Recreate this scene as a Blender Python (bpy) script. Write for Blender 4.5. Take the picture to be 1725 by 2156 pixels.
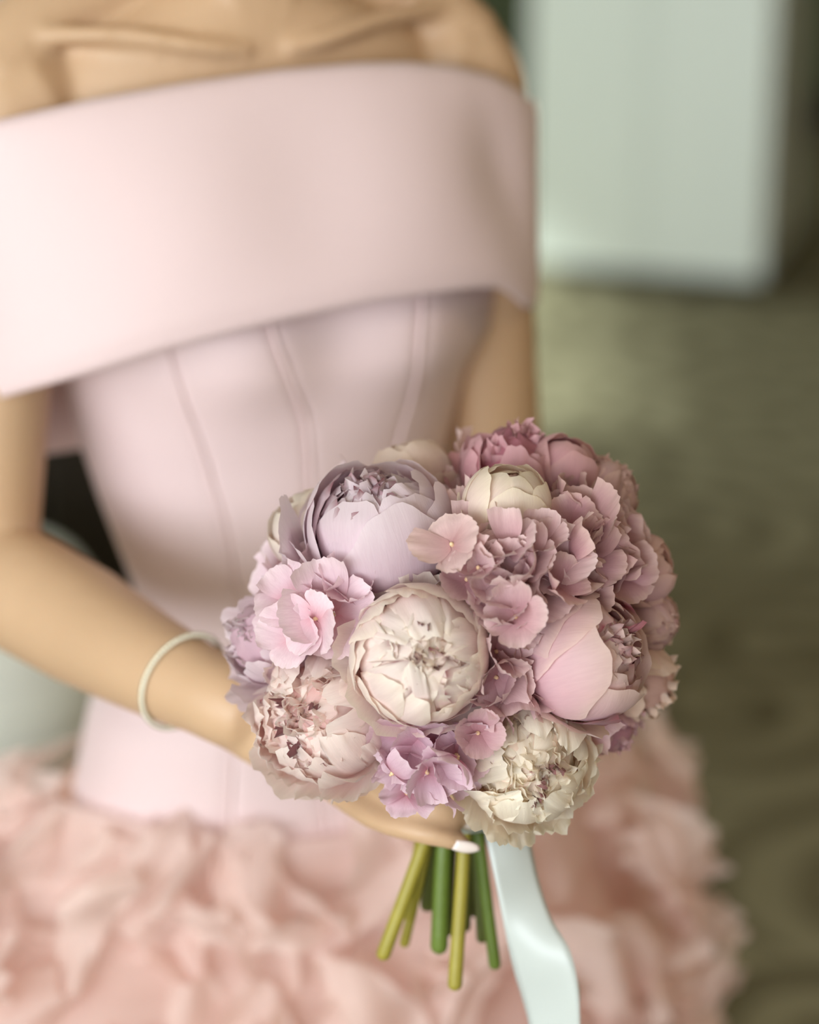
import bpy, math, random
import numpy as np
from mathutils import Vector, Matrix

for o in list(bpy.data.objects):
    bpy.data.objects.remove(o)
SC = bpy.context.scene
COL = SC.collection
rad = math.radians
RNG = random.Random(7)

def lin(r, g, b):
    f = lambda c: (c/255/12.92) if c/255 <= .04045 else ((c/255+.055)/1.055)**2.4
    return (f(r), f(g), f(b))

# ------------------------------------------------------------------ camera
W_PX, H_PX, LENS = 1725, 2156, 85.0
FPX = LENS/36*H_PX
PITCH = rad(20)
CAM = Vector((0, 0, 1.56))
CF = Vector((0, math.cos(PITCH), -math.sin(PITCH)))
CU = Vector((0, math.sin(PITCH), math.cos(PITCH)))
CR = Vector((1, 0, 0))
cd = bpy.data.cameras.new('camera')
cam = bpy.data.objects.new('camera', cd)
COL.objects.link(cam)
cam.location = CAM
cam.rotation_euler = (rad(90)-PITCH, 0, 0)
cd.sensor_fit = 'VERTICAL'
cd.sensor_height = 36
cd.lens = LENS
cd.clip_start = .05
cd.dof.use_dof = True
cd.dof.focus_distance = 1.345
cd.dof.aperture_fstop = 2.4
SC.camera = cam

# ------------------------------------------------------------------ light
SC.view_settings.view_transform = 'Standard'
SC.view_settings.look = 'None'
SC.view_settings.gamma = 1
SC.view_settings.use_curve_mapping = False
SC.view_settings.exposure = 0.38
SC.cycles.max_bounces = 16
SC.cycles.diffuse_bounces = 8
SC.cycles.transmission_bounces = 12
SC.cycles.transparent_max_bounces = 16

world = bpy.data.worlds.new('daylight')
SC.world = world
world.use_nodes = True
world.node_tree.nodes['Background'].inputs[0].default_value = (.80, .88, 1, 1)
world.node_tree.nodes['Background'].inputs[1].default_value = 1.0

sl = bpy.data.lights.new('sun', 'SUN'); sl.energy = 8; sl.angle = rad(4); sl.color = (.97, 1, .97)
so_ = bpy.data.objects.new('sun', sl); COL.objects.link(so_)
so_.rotation_euler = Vector((1.30, .10, -1)).to_track_quat('-Z', 'Y').to_euler()
def area(name, loc, target, sx, sy, power, col):
    l = bpy.data.lights.new(name, 'AREA')
    l.shape = 'RECTANGLE'
    l.size, l.size_y, l.energy, l.color = sx, sy, power, col
    o = bpy.data.objects.new(name, l)
    COL.objects.link(o)
    o.location = loc
    o.rotation_euler = (Vector(target)-Vector(loc)).to_track_quat('-Z', 'Y').to_euler()
    return o
RX0, RX1, RY0, RY1, RZ1 = -2.6, 4.4, -3.2, 8.0, 2.8
area('window_daylight', (RX0+.12, -1.45, 1.6), (RX0+2, -.4, 1.45), 2.8, 1.9, 84, (.90, .95, 1))
area('far_window_daylight', (RX0+.12, 5.3, 1.5), (RX0+1.6, 5.0, .5), 1.5, 1.9, 62, (.92, 1, .93))
area('warm_fill', (2.6, 1.6, RZ1-.08), (2.2, 1.8, 0), 1.0, 1.0, 12, (1, .70, .42))  # added warm fill for the right side, in place of wall bounce; no fixture
area('front_window_daylight', (-1.2, RY0+.12, 1.7), (-.4, 2, 1.1), 2.2, 1.7, 104, (.90, .95, 1))

# ------------------------------------------------------------------ helpers
def P(px, py, d):
    return CAM + d*(CF + CR*((px-862.5)/FPX) - CU*((py-1078)/FPX))
def PY(px, py, Y):
    r = CF + CR*((px-862.5)/FPX) - CU*((py-1078)/FPX)
    return CAM + r*(Y/r.y)
def proj(p):
    v = p - CAM
    d = v.dot(CF)
    return 862.5+FPX*v.dot(CR)/d, 1078-FPX*v.dot(CU)/d
def camdir(r, u, t):
    return (CR*r + CU*u - CF*t).normalized()

def tag(o, label=None, cat=None, group=None, kind=None):
    if label: o['label'] = label
    if cat: o['category'] = cat
    if group: o['group'] = group
    if kind: o['kind'] = kind
    return o
def mesh_obj(name, verts, faces, mat, parent=None, smooth=True, cols=None, uvs=None):
    me = bpy.data.meshes.new(name)
    me.from_pydata([tuple(v) for v in verts], [], [tuple(f) for f in faces])
    if smooth:
        me.polygons.foreach_set('use_smooth', [True]*len(me.polygons))
    if cols is not None:
        a = me.color_attributes.new('tint', 'FLOAT_COLOR', 'POINT')
        a.data.foreach_set('color', np.asarray(cols, dtype=np.float32).ravel())
    if uvs is not None:
        uvs = np.asarray(uvs, dtype=np.float32)
        l = me.uv_layers.new(name='UVMap')
        idx = np.empty(len(me.loops), dtype=np.int32)
        me.loops.foreach_get('vertex_index', idx)
        l.data.foreach_set('uv', uvs[idx].ravel())
    if mat: me.materials.append(mat)
    o = bpy.data.objects.new(name, me)
    COL.objects.link(o)
    if parent: o.parent = parent
    return o
def empty(name, loc=(0, 0, 0)):
    o = bpy.data.objects.new(name, None)
    o.empty_display_size = .02
    COL.objects.link(o)
    o.location = loc
    return o
def gridf(nu, nv, wrap=False):
    f = []
    m = nu if wrap else nu-1
    for j in range(nv-1):
        for i in range(m):
            a = j*nu+i; b = j*nu+(i+1) % nu
            f.append((a, b, b+nu, a+nu))
    return f
def box_vf(x0, x1, y0, y1, z0, z1):
    v = [(x0,y0,z0),(x1,y0,z0),(x1,y1,z0),(x0,y1,z0),(x0,y0,z1),(x1,y0,z1),(x1,y1,z1),(x0,y1,z1)]
    f = [(0,3,2,1),(4,5,6,7),(0,1,5,4),(1,2,6,5),(2,3,7,6),(3,0,4,7)]
    return v, f
def box(name, b, mat, parent=None, bevel=0):
    v, f = box_vf(*b)
    o = mesh_obj(name, v, f, mat, parent, smooth=False)
    if bevel:
        m = o.modifiers.new('bevel', 'BEVEL'); m.width = bevel; m.segments = 2
    return o
class MB:
    def __init__(s): s.v, s.f = [], []
    def add(s, v, f):
        n = len(s.v); s.v += [tuple(x) for x in v]; s.f += [tuple(i+n for i in q) for q in f]
    def loft(s, secs, n=20, cap=True):
        v = []
        for c, a, b in secs:
            for i in range(n):
                t = 2*math.pi*i/n
                v.append(Vector(c)+Vector(a)*math.cos(t)+Vector(b)*math.sin(t))
        f = gridf(n, len(secs), True)
        if cap:
            f.append(tuple(range(n-1, -1, -1)))
            f.append(tuple((len(secs)-1)*n+i for i in range(n)))
        s.add(v, f)
    def tube(s, pts, rs, n=16, flat=None):
        """round-ended tube through pts; flat=(direction, factor) squeezes it"""
        pts = [Vector(p) for p in pts]
        # catmull resample
        Q, R = [], []
        k = 5
        for i in range(len(pts)-1):
            p0 = pts[max(i-1, 0)]; p1 = pts[i]; p2 = pts[i+1]; p3 = pts[min(i+2, len(pts)-1)]
            for j in range(k):
                t = j/k
                Q.append(.5*((2*p1)+(p2-p0)*t+(2*p0-5*p1+4*p2-p3)*t*t+(3*p1-p0-3*p2+p3)*t**3))
                R.append(rs[i]*(1-t)+rs[i+1]*t)
        Q.append(pts[-1]); R.append(rs[-1])
        d0 = (Q[1]-Q[0]).normalized(); d1 = (Q[-1]-Q[-2]).normalized()
        Q = [Q[0]-d0*R[0]*.85, Q[0]-d0*R[0]*.5]+Q+[Q[-1]+d1*R[-1]*.5, Q[-1]+d1*R[-1]*.85]
        R = [R[0]*.4, R[0]*.85]+R+[R[-1]*.85, R[-1]*.4]
        up = Vector((.13, .2, 1)) if abs((Q[-1]-Q[0]).normalized().z) < .8 else Vector((1, .2, .1))
        if flat: up = Vector(flat[0])
        secs = []
        for i, q in enumerate(Q):
            t = (Q[min(i+1, len(Q)-1)]-Q[max(i-1, 0)]).normalized()
            a = (up - t*up.dot(t)).normalized()
            b = t.cross(a)
            secs.append((q, a*R[i]*(flat[1] if flat else 1), b*R[i]))
        s.loft(secs, n)
    def build(s, name, mat, parent=None):
        return mesh_obj(name, s.v, s.f, mat, parent)

# ------------------------------------------------------------------ materials
def newmat(name):
    m = bpy.data.materials.new(name); m.use_nodes = True
    return m, m.node_tree.nodes, m.node_tree.links
def simple(name, col, rough=.6, sss=0, sheen=0, bump=0, bscale=400, var=0, vscale=8, metallic=0, trans=0):
    m, N, L = newmat(name)
    b = N['Principled BSDF']
    b.inputs['Base Color'].default_value = (*col, 1)
    b.inputs['Roughness'].default_value = rough
    b.inputs['Metallic'].default_value = metallic
    if sss:
        b.inputs['Subsurface Weight'].default_value = sss
        b.inputs['Subsurface Radius'].default_value = (1, .45, .25)
        b.inputs['Subsurface Scale'].default_value = .012
    if sheen:
        b.inputs['Sheen Weight'].default_value = sheen
        b.inputs['Sheen Roughness'].default_value = .5
    tc = N.new('ShaderNodeTexCoord')
    if var:
        n = N.new('ShaderNodeTexNoise'); n.inputs['Scale'].default_value = vscale
        n.inputs['Detail'].default_value = 4
        L.new(tc.outputs['Object'], n.inputs['Vector'])
        r = N.new('ShaderNodeMix'); r.data_type = 'RGBA'
        L.new(n.outputs[0], r.inputs[0])
        r.inputs[6].default_value = (*[c*(1-var) for c in col], 1)
        r.inputs[7].default_value = (*[min(1, c*(1+var)) for c in col], 1)
        L.new(r.outputs[2], b.inputs['Base Color'])
    if bump:
        n = N.new('ShaderNodeTexNoise'); n.inputs['Scale'].default_value = bscale
        L.new(tc.outputs['Object'], n.inputs['Vector'])
        bp = N.new('ShaderNodeBump'); bp.inputs['Strength'].default_value = bump
        bp.inputs['Distance'].default_value = .001
        L.new(n.outputs[0], bp.inputs['Height']); L.new(bp.outputs[0], b.inputs['Normal'])
    if trans:
        out = N['Material Output']
        t = N.new('ShaderNodeBsdfTranslucent'); t.inputs[0].default_value = (*col, 1)
        mx = N.new('ShaderNodeMixShader'); mx.inputs[0].default_value = trans
        L.new(b.outputs[0], mx.inputs[1]); L.new(t.outputs[0], mx.inputs[2]); L.new(mx.outputs[0], out.inputs[0])
    return m

def petal_mat(name, veins, trans):
    m, N, L = newmat(name)
    b = N['Principled BSDF']; out = N['Material Output']
    b.inputs['Roughness'].default_value = .55
    b.inputs['Specular IOR Level'].default_value = .3
    b.inputs['Sheen Weight'].default_value = .15
    at = N.new('ShaderNodeAttribute'); at.attribute_name = 'tint'
    uv = N.new('ShaderNodeTexCoord')
    mp = N.new('ShaderNodeMapping'); mp.inputs['Scale'].default_value = (20, 2.2, 1)
    L.new(uv.outputs['UV'], mp.inputs[0])
    n = N.new('ShaderNodeTexNoise'); n.inputs['Scale'].default_value = 1.6; n.inputs['Detail'].default_value = 5
    n.inputs['Distortion'].default_value = 1.6
    L.new(mp.outputs[0], n.inputs['Vector'])
    rp = N.new('ShaderNodeValToRGB')
    rp.color_ramp.elements[0].position = .36; rp.color_ramp.elements[0].color = (1-veins, 1-veins*1.5, 1-veins*1.2, 1)
    rp.color_ramp.elements[1].position = .60; rp.color_ramp.elements[1].color = (1, 1, 1, 1)
    L.new(n.outputs[0], rp.inputs[0])
    mu = N.new('ShaderNodeMix'); mu.data_type = 'RGBA'; mu.blend_type = 'MULTIPLY'; mu.inputs[0].default_value = 1
    L.new(at.outputs['Color'], mu.inputs[6]); L.new(rp.outputs[0], mu.inputs[7])
    L.new(mu.outputs[2], b.inputs['Base Color'])
    bp = N.new('ShaderNodeBump'); bp.inputs['Strength'].default_value = .3; bp.inputs['Distance'].default_value = .0006
    L.new(n.outputs[0], bp.inputs['Height']); L.new(bp.outputs[0], b.inputs['Normal'])
    t = N.new('ShaderNodeBsdfTranslucent'); L.new(mu.outputs[2], t.inputs[0])
    mx = N.new('ShaderNodeMixShader'); mx.inputs[0].default_value = trans
    L.new(b.outputs[0], mx.inputs[1]); L.new(t.outputs[0], mx.inputs[2]); L.new(mx.outputs[0], out.inputs[0])
    return m

M_PETAL = petal_mat('peony_petal', .035, .42)
M_HYD = petal_mat('hydrangea_petal', .06, .34)
M_SKIN = simple('skin', lin(194, 160, 127), .5, sss=.10, bump=.08, bscale=300, var=.05, vscale=7)
M_CREPE = simple('pink_crepe', lin(218, 194, 194), .62, sheen=.25, bump=.12, bscale=1500)
M_SEAM = simple('seam_piping', lin(222, 199, 198), .6, sheen=.2)
M_LINING = simple('lining', lin(222, 170, 155), .7)
M_ORG = simple('peach_organza', lin(244, 224, 217), .6, sheen=.3, trans=.42, var=.03, vscale=20)
nt = M_ORG.node_tree; _o = nt.nodes['Material Output']; _src = _o.inputs[0].links[0].from_socket
_t = nt.nodes.new('ShaderNodeBsdfTransparent'); _t.inputs[0].default_value = (1, .95, .92, 1)
_m = nt.nodes.new('ShaderNodeMixShader'); _m.inputs[0].default_value = .30
nt.links.new(_src, _m.inputs[1]); nt.links.new(_t.outputs[0], _m.inputs[2]); nt.links.new(_m.outputs[0], _o.inputs[0])
M_UNDER = simple('underskirt', lin(238, 204, 190), .8)
M_NAIL = simple('nail_varnish', lin(240, 226, 220), .2)
M_RIBBON = simple('pale_satin', lin(198, 204, 200), .38, sheen=.2, trans=.12)
M_HAIR = simple('hair_brown', lin(58, 40, 26), .4, bump=.5, bscale=120)
M_STEMY = simple('stem_yellow_green', lin(152, 140, 50), .5, var=.18, vscale=60, bump=.2, bscale=300)
M_STEMG = simple('stem_green', lin(92, 112, 38), .5, var=.18, vscale=60, bump=.2, bscale=300)
M_STEMD = simple('stem_dark', lin(76, 82, 32), .5, var=.2, vscale=60)
M_LEAF = simple('leaf_dark', lin(58, 78, 40), .45, var=.2, vscale=50)
M_BEAD = simple('crystal_bead', lin(180, 172, 150), .25, metallic=.4)
M_SILVER = simple('silver_chain', lin(205, 200, 188), .25, metallic=.9)
M_CAB = simple('sage_white_lacquer', lin(224, 232, 228), .45, var=.01)
M_CABSIDE = simple('cabinet_side', lin(176, 178, 132), .6)
M_DARK = simple('dark_wood', lin(34, 27, 20), .5, var=.15)
M_DARKP = simple('carved_panel_highlight', lin(92, 76, 44), .4, var=.2)  # olive highlights on the carving are put into this lighter colour
M_POUF = simple('pale_felt', lin(234, 238, 230), .8, var=.02)
M_WALLG = simple('deep_green_wall', lin(84, 92, 66), .85, var=.03)
M_WALLW = simple('warm_wall', lin(176, 158, 130), .85, var=.02)
M_CEIL = simple('ceiling_paint', lin(226, 220, 206), .9, var=.01)
M_FRAME = simple('window_frame_paint', lin(226, 226, 218), .5)

# carpet: olive pile with dark scrolls woven in
def carpet_mat():
    m, N, L = newmat('olive_carpet')
    b = N['Principled BSDF']; b.inputs['Roughness'].default_value = .95
    b.inputs['Specular IOR Level'].default_value = .1
    tc = N.new('ShaderNodeTexCoord')
    def math_(op, a, c=None, d=None):
        n = N.new('ShaderNodeMath'); n.operation = op
        for i, x in enumerate((a, c, d)):
            if x is None: continue
            if isinstance(x, (int, float)): n.inputs[i].default_value = x
            else: L.new(x, n.inputs[i])
        return n.outputs[0]
    dn = N.new('ShaderNodeTexNoise'); dn.inputs['Scale'].default_value = 3.2
    L.new(tc.outputs['Object'], dn.inputs['Vector'])
    v = N.new('ShaderNodeTexVoronoi'); v.inputs['Scale'].default_value = 2.1; v.inputs['Randomness'].default_value = .75
    v.voronoi_dimensions = '2D'
    mp = N.new('ShaderNodeMapping'); mp.inputs['Location'].default_value = (.03, .21, 0)
    L.new(tc.outputs['Object'], mp.inputs[0]); L.new(mp.outputs[0], v.inputs['Vector'])
    sc = N.new('ShaderNodeVectorMath'); sc.operation = 'SCALE'; sc.inputs['Scale'].default_value = 2.1
    L.new(mp.outputs[0], sc.inputs[0])
    ps = N.new('ShaderNodeVectorMath'); ps.operation = 'SCALE'; ps.inputs['Scale'].default_value = 2.1
    L.new(v.outputs['Position'], ps.inputs[0])
    sb = N.new('ShaderNodeVectorMath'); sb.operation = 'SUBTRACT'
    L.new(mp.outputs[0], sb.inputs[0]); L.new(v.outputs['Position'], sb.inputs[1])
    sp = N.new('ShaderNodeSeparateXYZ'); L.new(sb.outputs[0], sp.inputs[0])
    ang = math_('ARCTAN2', sp.outputs[1], sp.outputs[0])
    r = math_('POWER', math_('ADD', math_('MULTIPLY', sp.outputs[0], sp.outputs[0]), math_('MULTIPLY', sp.outputs[1], sp.outputs[1])), .5)
    w = math_('SINE', math_('ADD', math_('ADD', ang, math_('MULTIPLY', r, 48)), math_('MULTIPLY', dn.outputs[0], 4)))
    rp = N.new('ShaderNodeValToRGB')
    rp.color_ramp.elements[0].position = .30; rp.color_ramp.elements[0].color = (*lin(86, 80, 60), 1)
    rp.color_ramp.elements[1].position = .62; rp.color_ramp.elements[1].color = (*lin(148, 143, 119), 1)
    L.new(math_('MULTIPLY_ADD', w, .5, .5), rp.inputs[0])
    n2 = N.new('ShaderNodeTexNoise'); n2.inputs['Scale'].default_value = 5
    L.new(tc.outputs['Object'], n2.inputs['Vector'])
    mx = N.new('ShaderNodeMix'); mx.data_type = 'RGBA'
    mx.inputs[7].default_value = (*lin(132, 126, 102), 1)
    L.new(math_('MULTIPLY', n2.outputs[0], .9), mx.inputs[0]); L.new(rp.outputs[0], mx.inputs[6])
    L.new(mx.outputs[2], b.inputs['Base Color'])
    n3 = N.new('ShaderNodeTexNoise'); n3.inputs['Scale'].default_value = 300
    L.new(tc.outputs['Object'], n3.inputs['Vector'])
    bp = N.new('ShaderNodeBump'); bp.inputs['Distance'].default_value = .004; bp.inputs['Strength'].default_value = .6
    L.new(n3.outputs[0], bp.inputs['Height']); L.new(bp.outputs[0], b.inputs['Normal'])
    return m
M_CARPET = carpet_mat()

# ------------------------------------------------------------------ the room
def struct(name, b, mat, bevel=0):
    return tag(box(name, b, mat, bevel=bevel), kind='structure')
tag(struct('floor', (RX0, RX1, RY0, RY1, -.05, 0), M_CARPET), 'olive carpet with darker woven scrolls')
tag(struct('wall_back', (RX0, RX1, RY1, RY1+.1, 0, RZ1), M_WALLG), 'dark green wall behind the white cabinet')
wf = MB()
for b in ((RX0, -2.3, RY0-.1, RY0, 0, RZ1), (0, RX1, RY0-.1, RY0, 0, RZ1), (-2.3, 0, RY0-.1, RY0, 0, .8), (-2.3, 0, RY0-.1, RY0, 2.6, RZ1)):
    wf.add(*box_vf(*b))
o = wf.build('wall_front', M_WALLW); tag(o, kind='structure')
o.data.polygons.foreach_set('use_smooth', [False]*len(o.data.polygons))
struct('wall_right', (RX1, RX1+.1, RY0, RY1, 0, RZ1), M_WALLW)
struct('ceiling', (RX0-.2, RX1+.1, RY0-.1, RY1+.1, RZ1, RZ1+.1), M_CEIL)
# left wall with two openings, as one mesh of slabs
wl = MB()
for b in ((RX0-.2, RX0, RY0, -2.9, 0, RZ1), (RX0-.2, RX0, 0, 4.5, 0, RZ1), (RX0-.2, RX0, 6.1, RY1, 0, RZ1),
          (RX0-.2, RX0, -2.9, 0, 0, .6), (RX0-.2, RX0, -2.9, 0, 2.6, RZ1),
          (RX0-.2, RX0, 4.5, 6.1, 0, .5), (RX0-.2, RX0, 4.5, 6.1, 2.5, RZ1)):
    wl.add(*box_vf(*b))
o = wl.build('wall_left', M_WALLW); tag(o, kind='structure')
o.data.polygons.foreach_set('use_smooth', [False]*len(o.data.polygons))
m_glass, gN, gL = newmat('window_glass')
g1 = gN.new('ShaderNodeBsdfTransparent'); g1.inputs[0].default_value = (.93, .96, .94, 1)
g2 = gN.new('ShaderNodeBsdfGlossy'); g2.inputs['Roughness'].default_value = .02
g3 = gN.new('ShaderNodeMixShader'); g3.inputs[0].default_value = .06
gL.new(g1.outputs[0], g3.inputs[1]); gL.new(g2.outputs[0], g3.inputs[2]); gL.new(g3.outputs[0], gN['Material Output'].inputs[0])
for k, (y0, y1, z0, z1) in enumerate(((-2.9, 0, .6, 2.6), (4.5, 6.1, .5, 2.5))):
    w = tag(empty(f'window_{k+1}', (0, 0, 0)), kind='structure')
    for b in ((RX0-.12, RX0-.04, y0, y0+.07, z0, z1), (RX0-.12, RX0-.04, y1-.07, y1, z0, z1),
              (RX0-.12, RX0-.04, y0, y1, z0, z0+.07), (RX0-.12, RX0-.04, y0, y1, z1-.07, z1),
              (RX0-.12, RX0-.04, (y0+y1)/2-.03, (y0+y1)/2+.03, z0, z1)):
        box('frame', b, M_FRAME, w)
    box('pane', (RX0-.085, RX0-.08, y0, y1, z0, z1), m_glass, w)
w = tag(empty('window_3', (0, 0, 0)), kind='structure')
for b in ((-2.3, -2.23, RY0-.09, RY0-.03, .8, 2.6), (-.07, 0, RY0-.09, RY0-.03, .8, 2.6), (-2.3, 0, RY0-.09, RY0-.03, .8, .87),
          (-2.3, 0, RY0-.09, RY0-.03, 2.53, 2.6), (-1.18, -1.12, RY0-.09, RY0-.03, .8, 2.6)):
    box('frame', b, M_FRAME, w)
box('pane', (-2.3, 0, RY0-.065, RY0-.06, .8, 2.6), m_glass, w)
struct('baseboard_back', (RX0, RX1, RY1-.02, RY1, 0, .12), M_DARK)
struct('baseboard_right', (RX1-.02, RX1, RY0, RY1, 0, .12), M_DARK)

# white cabinet standing turned on the carpet
cab = empty('cabinet')
corner = PY(1632, 632, 5.55); corner.z = 0
# find the floor point of the near right corner
r_ = CF + CR*((1600-862.5)/FPX) - CU*((640-1078)/FPX)
t_ = -CAM.z/r_.z
corner = CAM + r_*t_
cab.location = (corner.x, corner.y, 0)
cab.rotation_euler = (0, 0, rad(-18))
tag(cab, 'tall pale sage-white cabinet behind the woman, its recessed plinth coloured as the shade beneath', 'cabinet')
CW, CD_, CH = .60, .55, 1.5
box('carcass', (-CW, 0, 0.02, CD_, .065, CH), M_CAB, cab, .003)
box('plinth', (-CW+.03, -.05, .12, CD_-.04, 0, .065), M_DARK, cab)  # dark colour stands in for the shade in the gap under the cabinet
box('top_board', (-CW-.01, .01, -.01, CD_+.01, CH, CH+.03), M_CAB, cab, .003)
for x0, x1, hx in ((-CW, -CW/2-.002, -CW/2-.05), (-CW/2+.002, 0, -CW/2+.05)):
    d = box('door', (x0, x1, 0, .02, .06, CH-.003), M_CAB, cab, .002)
    box('handle', (hx-.006, hx+.006, -.03, 0, .80, .95), M_SILVER, d, .002)

# dark antique side cabinet behind her, seen through the crook of the arm
def floor_pt(px, py):
    r = CF + CR*((px-862.5)/FPX) - CU*((py-1078)/FPX)
    return CAM + r*(-CAM.z/r.z)
q0, q1 = floor_pt(258, 1205), floor_pt(120, 1062)
dk = empty('sideboard', (q0.x-.10, q0.y-.17, 0))
e_ = (q1-q0); dk.rotation_euler = (0, 0, math.atan2(e_.y, e_.x)-math.pi)
tag(dk, 'dark carved wooden sideboard glimpsed through the crook of her arm', 'sideboard')
SW, SD, SH = e_.length+.25, .42, 1.45     # long side runs away from the camera
box('carcass', (-SW, 0, .0, SD, .025, SH), M_DARK, dk, .004)
box('top_board', (-SW-.02, .02, -.02, SD+.02, SH, SH+.03), M_DARK, dk, .004)
for i in range(4):
    x0 = -SW+.03+i*(SW-.06)/4; x1 = x0+(SW-.06)/4-.012
    d = box('door', (x0, x1, -.02, 0, .06, SH-.05), M_DARK, dk, .004)
    mw = (x1-x0)
    for z0 in (.12, .50, .98):
        box('panel', (x0+mw*.25, x1-mw*.25, -.034, -.02, z0, z0+.30), M_DARKP, d, .006)
for x0, y0 in ((-SW+.02, .02), (-.07, .02), (-SW+.02, SD-.07), (-.07, SD-.07)):
    box('leg', (x0, x0+.05, y0, y0+.05, 0, .025), M_DARK, dk, .004)
# low pale pouf to the left
pc = floor_pt(20, 1600)
pf = empty('pouf', (pc.x-.12, pc.y, 0)); tag(pf, 'low pale sage pouf on the carpet below her elbow', 'pouf')
t_b = MB(); t_b.loft([((0, 0, z), (r, 0, 0), (0, r, 0)) for z, r in ((0, .20), (.03, .25), (.12, .275), (.24, .265), (.29, .235), (.31, .15), (.312, .02))], 32)
t_b.build('cushion', M_POUF, pf)
t_r = MB(); t_r.tube([(.272*math.cos(i*math.pi/16), .272*math.sin(i*math.pi/16), .16) for i in range(33)], [.006]*33, 8)
t_r.build('piping', M_POUF, pf)

# ------------------------------------------------------------------ body frame
YAW = rad(25)
FB = Vector((math.sin(YAW), -math.cos(YAW), 0))     # the way she faces
LB = Vector((math.cos(YAW), math.sin(YAW), 0))      # towards her left hand
NB = P(575, 72, 1.65)                               # notch between the collarbones
def B(x, y, z):
    return NB + LB*x + FB*y + Vector((0, 0, z))

person = empty('person', (B(0, -.07, 0).x, B(0, -.07, 0).y, 0))
tag(person, 'woman in an off-shoulder pink gown holding a round bouquet in her hands', 'person')
def adopt(o, par):
    o.parent = par
    o.matrix_parent_inverse = Matrix.Translation(-Vector(par.location)) if par is person else Matrix.Identity(4)
    return o

def interp(xs, ys, x):
    return float(np.interp(x, xs, ys))
BROWS = [  # py, left px, right px, depth/width
    (540, 125, 1030, .62), (615, 112, 1050, .66), (700, 130, 1036, .68), (790, 152, 984, .68), (900, 183, 956, .68), (1000, 214, 930, .70),
    (1100, 250, 900, .72), (1200, 288, 882, .74), (1260, 296, 880, .75), (1350, 262, 905, .74), (1450, 196, 950, .72),
    (1600, 168, 1000, .70), (1780, 160, 1040, .68), (1850, 158, 1050, .68)]
YC = 1.735
def bodice_row(py):
    ps = [r[0] for r in BROWS]
    l, r, k = (interp(ps, [q[i] for q in BROWS], py) for i in (1, 2, 3))
    c = PY((l+r)/2, py, YC)
    d = (c-CAM).dot(CF)
    E = (r-l)/2*d/FPX
    w = E/math.sqrt(math.cos(YAW)**2+(k*math.sin(YAW))**2)
    return c, w, k*w
def bust(xb, py):
    t = math.exp(-((py-640)/150)**2)
    return .016*t*(math.exp(-((xb-.075)/.05)**2)+math.exp(-((xb+.075)/.05)**2)-.35*math.exp(-(xb/.035)**2))
def bodice_pt(py, phi, off=0):
    c, w, h = bodice_row(py)
    x = math.sin(phi)*(w+off); y = math.cos(phi)*(h+off)
    if math.cos(phi) > 0: y += bust(x, py)*math.cos(phi)
    return c+LB*x+FB*y

mb = MB()
def sec(z, cy, w, h): return (B(0, cy, z), LB*w, FB*h)
mb.loft([sec(.035, -.065, .05, .045), sec(.015, -.065, .085, .050), sec(-.005, -.066, .13, .054), sec(-.04, -.068, .158, .062), sec(-.09, -.062, .158, .074),
        ] + [(c, LB*(w-.012), FB*(h-.014)) for c, w, h in (bodice_row(p) for p in (700, 790, 900, 1000, 1100, 1200, 1260, 1350, 1450, 1600, 1700))]
        + [(bodice_row(1760)[0], LB*.12, FB*.07)], 40)
for s in (-1, 1):   # trapezius, legs, clavicle, neck muscle, bust
    mb.tube([B(s*.03, -.085, .07), B(s*.08, -.085, .03), B(s*.14, -.08, .005), B(s*.175, -.07, -.03)], [.032, .032, .032, .036])
    mb.tube([B(s*.08, -.11, -.66), B(s*.085, -.11, -.85), B(s*.085, -.09, -1.1), B(s*.085, -.10, -1.24)], [.082, .058, .044, .03])
    mb.tube([B(s*.085, -.12, -1.272), B(s*.09, -.02, -1.28), B(s*.095, .05, -1.285)], [.026, .025, .02])
    mb.tube([B(s*.016, -.013, -.012), B(s*.05, -.012, -.006), B(s*.10, -.028, .002), B(s*.150, -.050, .002)], [.0070, .0065, .0065, .008])
    mb.tube([B(s*.012, -.020, -.002), B(s*.03, -.034, .06), B(s*.055, -.065, .13)], [.007, .010, .011])
mb.tube([B(0, -.065, -.01), B(0, -.06, .06), B(0, -.045, .12)], [.050, .047, .050])
# head
hc = B(0, -.02, .215)
def headv(x, y, z): return hc + LB*x + FB*y + Vector((0, 0, z))
mb.loft([(headv(0, .045, -.118), LB*.012, FB*.01), (headv(0, .035, -.108), LB*.034, FB*.034), (headv(0, .02, -.085), LB*.050, FB*.058), (headv(0, .005, -.05), LB*.062, FB*.078),
         (headv(0, -.005, -.01), LB*.070, FB*.09), (headv(0, -.01, .035), LB*.073, FB*.093), (headv(0, -.015, .07), LB*.066, FB*.084),
         (headv(0, -.018, .098), LB*.045, FB*.06), (headv(0, -.018, .112), LB*.015, FB*.02)], 32)
mb.tube([headv(0, .086, .0), headv(0, .098, -.022), headv(0, .104, -.036)], [.006, .008, .010])
mb.tube([headv(-.018, .078, -.066), headv(0, .088, -.064), headv(.018, .078, -.066)], [.004, .007, .004])
for s in (-1, 1):
    mb.tube([headv(s*.072, -.012, .018), headv(s*.078, -.016, -.005), headv(s*.072, -.01, -.03)], [.008, .01, .006])

# her right arm (left of the picture)
SR = B(-.172, -.068, -.062); ER = P(-40, 1215, 1.70)
WR = P(432, 1458, 1.53)
mb.tube([B(-.158, -.066, -.045), SR, SR.lerp(ER, .3), SR.lerp(ER, .65), ER.lerp(SR, .07)], [.043, .047, .044, .041, .039], 24)
mb.tube([P(-35, 1190, 1.70), P(60, 1252, 1.665), P(170, 1315, 1.63), P(300, 1390, 1.575), WR, P(500, 1492, 1.515)],
        [.039, .0425, .041, .034, .0275, .0265], 24)
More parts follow.
